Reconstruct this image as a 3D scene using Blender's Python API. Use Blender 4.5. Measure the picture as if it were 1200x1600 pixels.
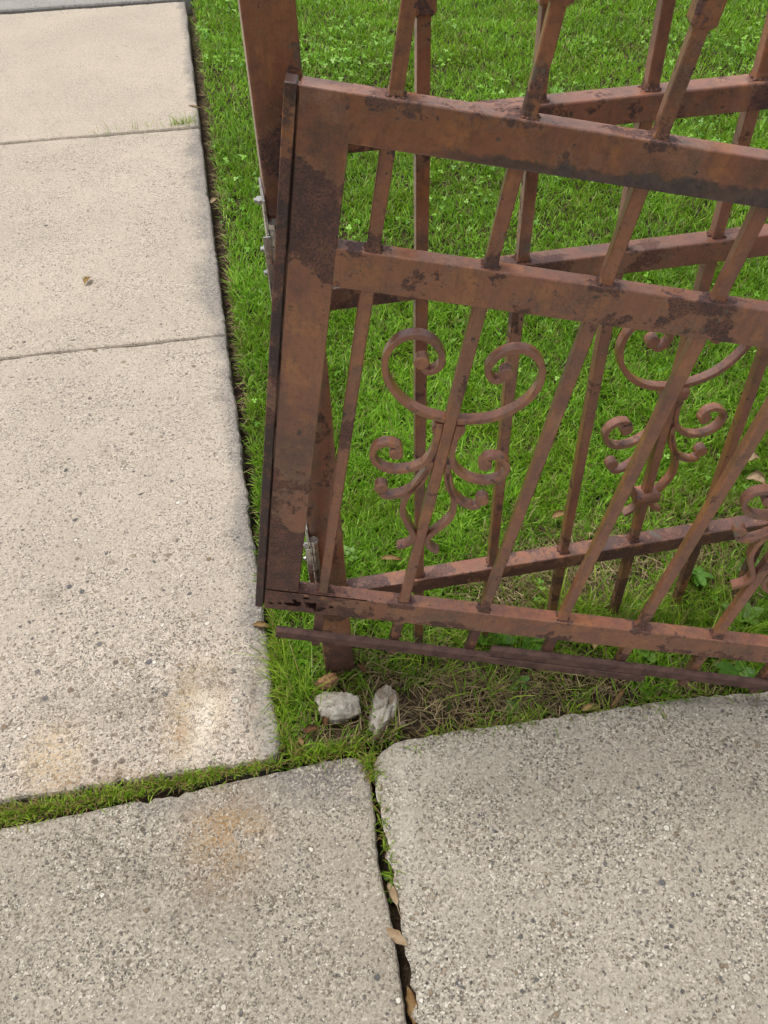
import bpy, bmesh, math, random
import numpy as np
from mathutils import Vector, Matrix, noise as mnoise
R = math.radians
random.seed(7); rng = np.random.default_rng(11)
scene = bpy.context.scene
for o in list(bpy.data.objects): bpy.data.objects.remove(o)

# ------------------------------------------------------------------ camera, sky, sun, exposure
AX = np.array([[0.99938656, -0.02521, -0.02427], [-0.03502, -0.71988, -0.69322], [0.0, 0.69365, -0.72031]])   # right, down, forward
EYE = np.array([0.0, 0.0, 1.5]); FPX = 1352.12
cam_d = bpy.data.cameras.new('camera'); cam = bpy.data.objects.new('camera', cam_d)
scene.collection.objects.link(cam); scene.camera = cam
cam_d.sensor_fit = 'HORIZONTAL'; cam_d.sensor_width = 36.0; cam_d.lens = FPX / 1200 * 36
cam_d.clip_start = 0.02; cam_d.clip_end = 2000
m = Matrix.Identity(4)
for i in range(3):
    m[i][0] = AX[0][i]; m[i][1] = -AX[1][i]; m[i][2] = -AX[2][i]; m[i][3] = EYE[i]
cam.matrix_world = m

SUN_EL, SUN_AZ = R(76), R(-68)       # azimuth measured from +Y towards +X
world = bpy.data.worlds.new('World'); scene.world = world; world.use_nodes = True
wn = world.node_tree.nodes; wl = world.node_tree.links; wn.clear()
sky = wn.new('ShaderNodeTexSky'); sky.sky_type = 'NISHITA'; sky.sun_disc = False
sky.sun_elevation = SUN_EL; sky.sun_rotation = SUN_AZ; sky.dust_density = 4.0; sky.air_density = 1.0; sky.ozone_density = 0.5
hs = wn.new('ShaderNodeHueSaturation'); hs.inputs['Saturation'].default_value = 0.22
bg = wn.new('ShaderNodeBackground'); bg.inputs['Strength'].default_value = 0.10
wo = wn.new('ShaderNodeOutputWorld')
wl.new(sky.outputs[0], hs.inputs['Color']); wl.new(hs.outputs[0], bg.inputs['Color']); wl.new(bg.outputs[0], wo.inputs[0])
sun_d = bpy.data.lights.new('sun', 'SUN'); sun = bpy.data.objects.new('sun', sun_d); scene.collection.objects.link(sun)
sun_d.energy = 1.5; sun_d.angle = R(24); sun_d.color = (1.0, 0.95, 0.87)
sdir = Vector((math.cos(SUN_EL) * math.sin(SUN_AZ), math.cos(SUN_EL) * math.cos(SUN_AZ), math.sin(SUN_EL)))
sun.rotation_euler = sdir.to_track_quat('Z', 'Y').to_euler()
sun.location = sdir * 20
scene.view_settings.view_transform = 'Standard'; scene.view_settings.look = 'None'
scene.view_settings.gamma = 1.0; scene.view_settings.exposure = 0.55
scene.view_settings.use_curve_mapping = False
scene.cycles.use_adaptive_sampling = True; scene.cycles.adaptive_threshold = .03
scene.cycles.max_bounces = 4; scene.cycles.diffuse_bounces = 2; scene.cycles.glossy_bounces = 2; scene.cycles.transmission_bounces = 2

# ------------------------------------------------------------------ helpers
COL = scene.collection
def ground_at(px, py, z=0.0):
    """pixel of the photograph -> point on the ground plane"""
    d = np.array([(px - 600) / FPX, (py - 800) / FPX, 1.0]) @ AX
    t = (z - EYE[2]) / d[2]
    return EYE + t * d
def tag(o, label=None, cat=None, group=None, kind=None):
    if label: o['label'] = label
    if cat: o['category'] = cat
    if group: o['group'] = group
    if kind: o['kind'] = kind
    return o
def link(name, me, mat=None, parent=None):
    o = bpy.data.objects.new(name, me); COL.objects.link(o)
    if mat is not None and me is not None and len(me.materials) == 0: me.materials.append(mat)
    if parent: o.parent = parent
    return o
def empty(name, loc=(0, 0, 0)):
    o = bpy.data.objects.new(name, None); o.location = loc; o.empty_display_size = .05; COL.objects.link(o); return o
def bm_mesh(bm, name='m', smooth=False):
    bmesh.ops.recalc_face_normals(bm, faces=bm.faces)
    me = bpy.data.meshes.new(name); bm.to_mesh(me); bm.free()
    if smooth:
        me.polygons.foreach_set('use_smooth', [True] * len(me.polygons))
        if smooth != True: me.set_sharp_from_angle(angle=R(smooth))
    return me
def np_mesh(name, verts, faces_idx, loop_start, loop_total, col=None):
    me = bpy.data.meshes.new(name)
    me.vertices.add(len(verts)); me.vertices.foreach_set('co', verts.astype(np.float32).ravel())
    me.loops.add(len(faces_idx)); me.loops.foreach_set('vertex_index', faces_idx.astype(np.int32))
    me.polygons.add(len(loop_start)); me.polygons.foreach_set('loop_start', loop_start.astype(np.int32))
    me.update(calc_edges=True)
    if col is not None:
        a = me.color_attributes.new('col', 'FLOAT_COLOR', 'POINT')
        c4 = np.ones((len(verts), 4), np.float32); c4[:, :3] = col
        a.data.foreach_set('color', c4.ravel())
    me.validate()
    return me
def add_box(bm, lo, hi, bev=0.0, segs=2):
    r = bmesh.ops.create_cube(bm, size=1.0)
    vs = r['verts']
    for v in vs:
        v.co = Vector([lo[i] + (v.co[i] + .5) * (hi[i] - lo[i]) for i in range(3)])
    if bev > 0:
        es = list({e for v in vs for e in v.link_edges})
        bmesh.ops.bevel(bm, geom=es, offset=bev, segments=segs, affect='EDGES', profile=.5)
def box_mesh(lo, hi, bev=0.002, segs=2, cuts=None):
    bm = bmesh.new(); add_box(bm, lo, hi, bev, segs)
    return bm_mesh(bm)
def rail_mesh(x0, x1, y0, y1, z0, z1, b=.0020):
    """tube along x, rounded long edges, flat ends"""
    c = .3 * b
    prof = [(y0, z0 + b), (y0, z1 - b), (y0 + c, z1 - c), (y0 + b, z1), (y1 - b, z1), (y1 - c, z1 - c), (y1, z1 - b), (y1, z0 + b), (y1 - c, z0 + c), (y1 - b, z0), (y0 + b, z0), (y0 + c, z0 + c)]
    bm = bmesh.new(); A = [bm.verts.new((x0, y, z)) for y, z in prof]; B = [bm.verts.new((x1, y, z)) for y, z in prof]; n = len(prof)
    for i in range(n): bm.faces.new((A[i], A[(i + 1) % n], B[(i + 1) % n], B[i]))
    bm.faces.new(A); bm.faces.new(B[::-1]); return bm_mesh(bm)
def add_tube(bm, p0, p1, r0, r1=None, n=12, caps=True):
    r1 = r0 if r1 is None else r1
    p0, p1 = Vector(p0), Vector(p1); d = (p1 - p0).normalized()
    a = d.orthogonal().normalized(); b = d.cross(a)
    A = []; B = []
    for i in range(n):
        t = 2 * math.pi * i / n; q = a * math.cos(t) + b * math.sin(t)
        A.append(bm.verts.new(p0 + q * r0)); B.append(bm.verts.new(p1 + q * r1))
    for i in range(n):
        bm.faces.new((A[i], A[(i + 1) % n], B[(i + 1) % n], B[i]))
    if caps: bm.faces.new(A[::-1]); bm.faces.new(B)

# ------------------------------------------------------------------ node helper
class NT:
    def __init__(s, name):
        s.m = bpy.data.materials.new(name); s.m.use_nodes = True
        s.t = s.m.node_tree; s.n = s.t.nodes; s.n.clear()
        s.out = s.n.new('ShaderNodeOutputMaterial')
    def put(s, sock, v):
        if v is None: return
        if isinstance(v, bpy.types.NodeSocket): s.t.links.new(v, sock)
        elif isinstance(v, (tuple, list)) and sock.type == 'RGBA' and len(v) == 3: sock.default_value = (*v, 1)
        else: sock.default_value = v
    def coord(s, kind='Object'): return s.n.new('ShaderNodeTexCoord').outputs[kind]
    def rnd(s): return s.n.new('ShaderNodeObjectInfo').outputs['Random']
    def math(s, op, a, b=None, c=None, clamp=False):
        n = s.n.new('ShaderNodeMath'); n.operation = op; n.use_clamp = clamp
        for i, v in enumerate((a, b, c)): s.put(n.inputs[i], v)
        return n.outputs[0]
    def vmath(s, op, a, b=None):
        n = s.n.new('ShaderNodeVectorMath'); n.operation = op
        s.put(n.inputs[0], a); s.put(n.inputs[1], b); return n.outputs[0]
    def noise(s, vec, scale, detail=4, rough=.55, dist=0.0, w=None):
        n = s.n.new('ShaderNodeTexNoise')
        s.put(n.inputs['Vector'], vec); n.inputs['Scale'].default_value = scale; n.inputs['Detail'].default_value = min(detail, max(1.0, math.log2(1400 / scale))) if scale > 1.5 else detail
        n.inputs['Roughness'].default_value = rough; n.inputs['Distortion'].default_value = dist
        return n.outputs['Fac']
    def voro(s, vec, scale, feat='F1', rand=1.0):
        n = s.n.new('ShaderNodeTexVoronoi'); n.feature = feat
        s.put(n.inputs['Vector'], vec); n.inputs['Scale'].default_value = scale; n.inputs['Randomness'].default_value = rand
        return n
    def ss(s, x, a, b, lo=0.0, hi=1.0):
        n = s.n.new('ShaderNodeMapRange'); n.interpolation_type = 'SMOOTHSTEP'
        s.put(n.inputs[0], x); s.put(n.inputs[1], a); s.put(n.inputs[2], b); s.put(n.inputs[3], lo); s.put(n.inputs[4], hi)
        return n.outputs[0]
    def lin(s, x, a, b, lo=0.0, hi=1.0):
        n = s.n.new('ShaderNodeMapRange'); s.put(n.inputs[0], x); s.put(n.inputs[1], a); s.put(n.inputs[2], b); s.put(n.inputs[3], lo); s.put(n.inputs[4], hi)
        return n.outputs[0]
    def mix(s, f, a, b, mode='MIX'):
        n = s.n.new('ShaderNodeMix'); n.data_type = 'RGBA'; n.blend_type = mode
        s.put(n.inputs[0], f); s.put(n.inputs[6], a); s.put(n.inputs[7], b); return n.outputs[2]
    def ramp(s, f, stops):
        n = s.n.new('ShaderNodeValToRGB'); s.put(n.inputs[0], f); e = n.color_ramp.elements
        while len(e) < len(stops): e.new(.5)
        for el, (p, c) in zip(e, stops): el.position = p; el.color = (*c, 1)
        return n.outputs[0]
    def sep(s, v):
        n = s.n.new('ShaderNodeSeparateXYZ'); s.put(n.inputs[0], v); return n.outputs
    def bump(s, h, strength=.5, dist=.01, nrm=None):
        n = s.n.new('ShaderNodeBump'); n.inputs['Strength'].default_value = strength; n.inputs['Distance'].default_value = dist
        s.put(n.inputs['Height'], h)
        if nrm is not None: s.put(n.inputs['Normal'], nrm)
        return n.outputs[0]
    def principled(s, col, rough=.6, metal=0.0, nrm=None, spec=.5):
        p = s.n.new('ShaderNodeBsdfPrincipled')
        s.put(p.inputs['Base Color'], col); s.put(p.inputs['Roughness'], rough); s.put(p.inputs['Metallic'], metal)
        s.put(p.inputs['Specular IOR Level'], spec)
        if nrm is not None: s.put(p.inputs['Normal'], nrm)
        s.t.links.new(p.outputs[0], s.out.inputs[0]); return p

def blob(t, P, x, y, r0, r1, sx=1.0, sy=1.0):
    """soft round mask about (x, y)"""
    X, Y, Z = P
    a = t.math('MULTIPLY', t.math('SUBTRACT', X, x), 1 / sx); b = t.math('MULTIPLY', t.math('SUBTRACT', Y, y), 1 / sy)
    d = t.math('SQRT', t.math('ADD', t.math('MULTIPLY', a, a), t.math('MULTIPLY', b, b)))
    return t.ss(d, r0, r1, 1.0, 0.0)

# ------------------------------------------------------------------ concrete
def mat_concrete(name, base, dark, grit, agg, coarse, off=(0, 0, 0), stains=(), edge=None, wear=None, tone=.5):
    """grit: contrast of the sand grains; agg / coarse: share of small / large stones showing; wear: zone where the skin is worn off the stones"""
    t = NT(name); C0 = t.coord(); C1 = t.vmath('ADD', C0, off); P = t.sep(C0)
    wn_ = t.n.new('ShaderNodeTexNoise'); wn_.inputs['Scale'].default_value = 210; wn_.inputs['Detail'].default_value = 2; t.put(wn_.inputs['Vector'], C1)
    C = t.vmath('ADD', C1, t.vmath('MULTIPLY', t.vmath('SUBTRACT', wn_.outputs['Color'], (.5, .5, .5)), (.0055, .0055, 0)))
    big = t.noise(C1, 2.1, 6, .62); med = t.noise(C1, 11, 6, .66); sml = t.noise(C1, 60, 5, .7)
    col = t.mix(t.ss(big, .36, .66), base, dark)
    col = t.mix(t.ss(med, .46, .70, 0, tone), col, dark)
    w = None
    if wear:
        w = t.math('MULTIPLY', blob(t, P, *wear), t.ss(t.noise(C1, 4, 6, .68), .30, .60))
    if w is not None: col = t.mix(t.math('MULTIPLY', w, .42), col, (.36, .305, .24))
    patch = t.ss(t.noise(C1, 7, 5, .65),   .36, .62, .50, 1.15)         # the stones show unevenly
    h = t.math('MULTIPLY', sml, .6)
    def sepc(c):
        n = t.n.new('ShaderNodeSeparateColor'); t.put(n.inputs[0], c); return n.outputs
    # sand grains, every cell its own shade
    for sc, k_ in ((450, grit), (290, grit)):
        v = t.voro(C, sc); r_, g_, b_ = sepc(v.outputs['Color'])
        gc = t.ramp(r_, [(0, tuple(c * .16 for c in dark)), (.16, tuple(c * .45 for c in dark)), (.34, tuple(c * .85 for c in base)), (.70, tuple(c * 1.05 for c in base)), (.90, tuple(min(.8, c * 1.35) for c in base)), (1, (.74, .70, .62))])
        kk = t.math('MULTIPLY', patch, k_)
        if w is not None: kk = t.math('ADD', kk, t.math('MULTIPLY', w, .30))
        col = t.mix(t.math('MULTIPLY', kk, t.ss(g_, .05, .45)), col, gc)
        h = t.math('ADD', h, t.math('MULTIPLY', t.math('MULTIPLY', r_, grit), .35))
    for sc, amt, rmax, strong in ((225, agg, .58, .84), (125, agg * .52, .50, .88), (62, coarse, .42, .92)):
        v = t.voro(t.vmath('ADD', C, (sc * .37, sc * .11, 0)), sc); r_, g_, b_ = sepc(v.outputs['Color'])
        thr = t.math('MULTIPLY', patch, amt)
        if w is not None: thr = t.math('ADD', thr, t.math('MULTIPLY', w, .55 if sc < 200 else .35))
        on = t.math('LESS_THAN', r_, thr)
        rad = t.math('MULTIPLY', t.math('ADD', t.math('MULTIPLY', b_, .65), .35), rmax)
        mk = t.math('MULTIPLY', t.ss(v.outputs['Distance'], t.math('MULTIPLY', rad, .70), rad, 1.0, 0.0), on)
        stone = t.ramp(g_, [(0.0, (.060, .060, .066)), (.12, (.13, .13, .14)), (.24, (.19, .135, .085)), (.40, (.31, .245, .17)), (.58, (.42, .37, .29)), (.78, (.52, .48, .41)), (.92, (.66, .62, .54)), (1.0, (.74, .70, .62))])
        col = t.mix(t.math('MULTIPLY', mk, strong), col, stone)
        # dark ring of missing paste round the stone
        ring = t.math('MULTIPLY', t.math('MULTIPLY', t.ss(v.outputs['Distance'], t.math('MULTIPLY', rad, .85), rad), t.ss(v.outputs['Distance'], rad, t.math('MULTIPLY', rad, 1.25), 1, 0)), on)
        col = t.mix(t.math('MULTIPLY', ring, .45), col, tuple(c * .40 for c in dark))
        h = t.math('ADD', h, t.math('MULTIPLY', mk, .8 if sc > 100 else 1.3)); h = t.math('SUBTRACT', h, t.math('MULTIPLY', ring, .6))
    v = t.voro(C, 118); r_, g_, b_ = sepc(v.outputs['Color'])            # pits left by stones that fell out
    pit = t.math('MULTIPLY', t.ss(v.outputs['Distance'], .12, .30, 1, 0), t.math('LESS_THAN', r_, .10))
    col = t.mix(t.math('MULTIPLY', pit, .85), col, tuple(c * .22 for c in dark))
    h = t.math('SUBTRACT', h, t.math('MULTIPLY', pit, 1.4))
    for (x, y, r0, r1, sx, sy, c, k_) in stains:
        mk = t.math('MULTIPLY', blob(t, P, x, y, r0, r1, sx, sy), t.math('MULTIPLY', t.ss(t.noise(C1, 24, 8, .74), .36, .52), t.ss(t.noise(C, 150, 4, .72), .42, .56, .12, 1)))
        col = t.mix(t.math('MULTIPLY', mk, k_), col, c, 'MIX')
    if edge:
        (ex, ey), (nx_, ny_), wd = edge
        d = t.math('ADD', t.math('MULTIPLY', t.math('SUBTRACT', P[0], ex), nx_), t.math('MULTIPLY', t.math('SUBTRACT', P[1], ey), ny_))
        d = t.math('ADD', d, t.math('MULTIPLY', t.math('SUBTRACT', t.noise(C1, 6, 6, .68), .5), wd * 2.6))
        mk = t.math('MULTIPLY', t.ss(d, wd * .05, wd, .8, 0), t.ss(t.noise(C, 150, 4, .7), .30, .62, .35, 1))
        col = t.mix(mk, col, (.15, .145, .145), 'MIX')
    t.principled(col, .9, 0, t.bump(h, .7, .0026), .22)
    return t.m

ST_WARM = (.58, .43, .26); ST_RUST = (.30, .17, .07); ST_DK = (.12, .10, .08); ST_WHITE = (.74, .68, .57)
EDGE_N = (-.985, -.171)
M_slab_top = mat_concrete('concrete_far', (.36, .35, .33), (.28, .27, .25), .25, .10, .03)
M_slab_b = mat_concrete('concrete_pale_far', (.52, .450, .368), (.45, .388, .318), .34, .10, .012, (3, 1, 0), edge=((-.7, 3.62), EDGE_N, .05), tone=.35)
M_slab_c = mat_concrete('concrete_pale_mid', (.515, .446, .366), (.435, .375, .308), .42, .16, .025, (7, 5, 0), edge=((-.55, 2.74), EDGE_N, .10), tone=.4)
M_slab_d = mat_concrete('concrete_worn', (.505, .437, .362), (.42, .362, .298), .46, .24, .09, (1, 9, 0), edge=((-.36, 1.65), EDGE_N, .075), tone=.45,
    wear=(-.42, .72, .15, .70), stains=[(-.39, .925, .0, .16, .6, 1.0, ST_WARM, 1.0), (-.37, .90, .0, .10, .45, 1.4, ST_WHITE, 1.0), (-.255, .97, .0, .13, .35, 1.6, ST_WARM, .95), (-.245, .95, .0, .10, .3, 1.7, ST_WHITE, 1.0), (-.225, .87, .0, .08, .5, 1.3, ST_WHITE, .8), (-.41, .86, 0, .07, .6, 1, ST_RUST, .5), (-.65, .83, .0, .12, .8, 1, ST_WARM, .8), (-.50, .93, .0, .14, 1.2, .7, ST_DK, .5), (-.64, .93, 0, .13, 1.2, .6, ST_DK, .4), (-.36, .985, 0, .10, 1.2, .5, ST_DK, .7), (-.75, 1.22, 0, .05, 1, 1, ST_DK, .6), (-.55, .775, 0, .10, 2.0, .5, ST_RUST, .5)])
M_slab_e = mat_concrete('concrete_grey_brown', (.375, .332, .270), (.275, .243, .200), .68, .34, .06, (4, 2, 0), tone=.6,
    stains=[(-.305, .655, .0, .16, .8, 1.1, (.34, .22, .11), .75), (-.30, .69, .0, .10, 1, .9, (.34, .21, .09), .6), (-.12, .77, 0, .22, 1.5, .5, (.13, .12, .12), .8), (-.35, .56, 0, .16, 1.5, .7, ST_DK, .4), (-.50, .63, 0, .15, 1.4, .6, ST_DK, .4), (-.42, .725, 0, .10, 3.0, .35, (.15, .14, .14), .5)])
M_slab_f = mat_concrete('concrete_grey', (.400, .360, .297), (.310, .278, .230), .70, .36, .04, (9, 4, 0), tone=.6,
    stains=[(.09, .78, .0, .12, 1.4, .5, (.50, .45, .38), .7), (.02, .70, .0, .14, .22, 2.2, (.52, .48, .41), .7), (.25, .70, 0, .2, 1.5, .7, ST_DK, .25), (.55, .75, 0, .25, 1.2, .8, ST_DK, .25)])

def poly_slab(name, poly, zt, thick, mat, bevel=.008, jit=.0022, step=.014, parent=None, seed=0):
    rg = np.random.default_rng(seed + 100)
    pts = []
    n = len(poly)
    for i in range(n):
        a = np.array(poly[i], float); b = np.array(poly[(i + 1) % n], float)
        k = max(1, int(np.linalg.norm(b - a) / step))
        for j in range(k): pts.append(a + (b - a) * j / k)
    pts = np.array(pts); N = len(pts)
    tan = np.roll(pts, -1, 0) - np.roll(pts, 1, 0); tan /= np.linalg.norm(tan, axis=1)[:, None]
    nrm = np.stack([tan[:, 1], -tan[:, 0]], 1)          # outward for a counter-clockwise outline
    j1 = rg.normal(0, jit, N); lo = np.convolve(np.r_[j1[-8:], j1, j1[:8]], np.ones(9) / 9, 'same')[8:-8] * 2.2
    chip = np.where(rg.random(N) < .05, rg.random(N) * jit * 3.0, 0)
    o1 = pts + nrm * (lo + j1 * .45 - chip)[:, None]
    bv = bevel * (.75 + .5 * rg.random(N)) + chip * .6
    rings = [(o1 - nrm * bv[:, None], zt), (o1 - nrm * (bv * .35)[:, None], zt - bevel * .3), (o1, zt - bevel), (o1, zt - thick)]
    V = []; Fs = []
    for p, z in rings: V += [(x, y, z) for x, y in p]
    for r in range(3):
        for i in range(N):
            k = (i + 1) % N
            Fs.append((r * N + i, (r + 1) * N + i, (r + 1) * N + k, r * N + k))
    Fs.append(tuple(range(N)))
    me = bpy.data.meshes.new(name); me.from_pydata(V, [], Fs); me.update()
    bm = bmesh.new(); bm.from_mesh(me); bmesh.ops.recalc_face_normals(bm, faces=bm.faces); bm.to_mesh(me); bm.free()
    return link(name, me, mat, parent)

# ------------------------------------------------------------------ ground
SW_A = np.array([-.2143, .813]); SW_B = np.array([-1.0264, 5.542])          # right edge of the pavement
SW_T = (SW_B - SW_A) / np.linalg.norm(SW_B - SW_A); SW_N = np.array([SW_T[1], -SW_T[0]])     # towards the lawn
def edge_dist(x, y): return (x - SW_A[0]) * SW_N[0] + (y - SW_A[1]) * SW_N[1]
FW = np.array([(-.95, .66), (-.712, .700), (-.0646, .8125), (.0458, .8298), (.2957, .8612), (.4877, .8861), (.7457, .9075), (2.6, 1.09)])
def front_dist(x, y): return y - np.interp(x, FW[:, 0], FW[:, 1])          # > 0 on the lawn side
def vnoise(x, y, s, seed=0):
    """cheap smooth value noise, vectorised"""
    xs = x * s + seed * 17.3; ys = y * s + seed * 5.7
    xi = np.floor(xs).astype(int); yi = np.floor(ys).astype(int); fx = xs - xi; fy = ys - yi
    fx = fx * fx * (3 - 2 * fx); fy = fy * fy * (3 - 2 * fy)
    def hsh(i, j):
        h = (i * 374761393 + j * 668265263 + seed * 1442695041) & 0x7fffffff
        h = ((h ^ (h >> 13)) * 1274126177) & 0x7fffffff
        return ((h ^ (h >> 16)) & 0xffff) / 65535.0
    return (hsh(xi, yi) * (1 - fx) + hsh(xi + 1, yi) * fx) * (1 - fy) + (hsh(xi, yi + 1) * (1 - fx) + hsh(xi + 1, yi + 1) * fx) * fy
def trench_w(y):          # width of the open gap beside the pavement edge
    return np.interp(y, [.8, 1.2, 1.6, 2.1, 3.0, 5.6], [.002, .004, .010, .017, .023, .030])
def soil_z(x, y):
    d = edge_dist(x, y); f = front_dist(x, y)
    z = -.018 + .012 * (vnoise(x, y, 9, 3) - .5) + .006 * (vnoise(x, y, 40, 4) - .5)
    tw = trench_w(y)
    t = np.clip((d - tw) / .018, 0, 1); z = z - .06 * (1 - t)
    t2 = np.clip(f / .03, 0, 1); z = z - .035 * (1 - t2)
    z = np.where((d < -.004) | (f < -.004), -.075, z)
    far = np.clip((np.hypot(x, y) - 7) / 10, 0, 1)
    return z * (1 - far) + -.02 * far
xs = np.r_[np.array([-900, -400, -150, -60, -25, -12, -6, -3, -2]), np.arange(-1.25, 1.6, .012), np.arange(1.6, 3.0, .05), np.array([3.3, 4, 6, 12, 25, 60, 150, 400, 900])]
ys = np.r_[np.array([-900, -400, -150, -60, -25, -12, -6, -3, -1, -.3]), np.arange(.25, 2.4, .012), np.arange(2.4, 6.2, .02), np.array([6.5, 7, 8, 12, 25, 60, 150, 400, 900])]
GX, GY = np.meshgrid(xs, ys); V = np.stack([GX, GY, soil_z(GX, GY)], -1).reshape(-1, 3)
nx, ny = len(xs), len(ys); I = np.arange(nx * ny).reshape(ny, nx)
Q = np.stack([I[:-1, :-1], I[:-1, 1:], I[1:, 1:], I[1:, :-1]], -1).reshape(-1, 4)
t = NT('soil'); C = t.coord()
c1 = t.mix(t.ss(t.noise(C, 14, 6, .65), .35, .65), (.028, .020, .014), (.075, .053, .034))
c1 = t.mix(t.ss(t.noise(C, 160, 4, .7), .55, .7, 0, .7), c1, (.17, .125, .075))
X, Y, Z = t.sep(C)
rad = t.math('SQRT', t.math('ADD', t.math('MULTIPLY', X, X), t.math('MULTIPLY', Y, Y)))
c1 = t.mix(t.ss(rad, 4.5, 8.0), c1, t.mix(t.noise(C, 30, 5, .7), (.045, .105, .016), (.085, .17, .03)))
t.principled(c1, .95, 0, t.bump(t.noise(C, 120, 5, .7), .8, .008), .1)
g = link('ground', np_mesh('ground', V, Q.ravel(), np.arange(len(Q)) * 4, None), t.m); tag(g, 'bare brown soil under and around the lawn', 'soil', kind='structure')

# pavement to the left: slabs are pieces of it
def ext(p, d): return (p[0] + d[0], p[1] + d[1])
def bed(name, poly, z, label, cat):
    me = bpy.data.meshes.new(name); me.from_pydata([(x, y, z) for x, y in poly], [], [tuple(range(len(poly)))])
    o = link(name, me, bpy.data.materials['soil']); tag(o, label, cat, kind='structure'); return o
L = -1.75
pav = bed('pavement', [(-2.5, .4), (-.33, .75), (-1.15, 5.6), (-1.4, 7.3), (-3.6, 7.0)], -.072, 'pale concrete pavement running away beside the lawn', 'pavement')
k = .118
def left(p, w=1.5): return (p[0] - w, p[1] - w * k)
c0 = (-.2143, .813); c1_ = (-.4588, 2.214); c2_ = (-.728, 3.762); c3_ = (-1.0264, 5.535)
G_ = .0035
poly_slab('slab', [(-1.75, .590), (-.724, .738), (-.300, .797), (-.232, .806), (-.216, .822), (-.2135, .842), (-.4580, 2.209), left((-.4580, 2.209))], 0, .08, M_slab_d, .010, .0028, parent=pav, seed=1)
poly_slab('slab', [left((-.4595, 2.217)), (-.4595, 2.217), (-.7272, 3.757), left((-.7272, 3.757))], -.002, .08, M_slab_c, .009, .0018, parent=pav, seed=2)
poly_slab('slab', [left((-.731, 3.768)), (-.731, 3.768), (-1.024, 5.515), left((-1.024, 5.515))], .002, .08, M_slab_b, .010, .0018, parent=pav, seed=3)
poly_slab('slab', [left((-1.0, 5.56), 2.2), (-1.0, 5.56), (-1.28, 7.2), left((-1.28, 7.2), 2.2)], .012, .09, M_slab_top, .012, .0020, parent=pav, seed=4)
walk = bed('front_walk', [(-2.4, -1.2), (2.5, -1.2), (2.5, 1.02), (.75, .86), (.05, .79), (-.7, .66), (-2.4, .42)], -.074, 'grey aggregate concrete walk in the foreground', 'walkway')
poly_slab('slab', [(-2.2, -1.1), (.178, -1.1), (.0050, .354), (-.0255, .61), (-.041, .760), (-.047, .790), (-.0646, .8095), (-.10, .8065), (-.235, .782), (-.47, .735), (-.712, .694), (-2.2, .43)], -.006, .08, M_slab_e, .008, .0025, parent=walk, seed=5)
poly_slab('slab', [(2.4, -1.1), (2.4, 1.068), (.7457, .9085), (.4877, .886), (.2957, .861), (.1400, .8435), (.0458, .8285), (.0080, .8210), (-.0130, .8065), (-.0270, .785), (-.0260, .765), (-.001, .60), (.0370, .3534), (.225, -1.1)][::-1], -.001,   .08, M_slab_f, .010, .0020, parent=walk, seed=6)

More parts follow.
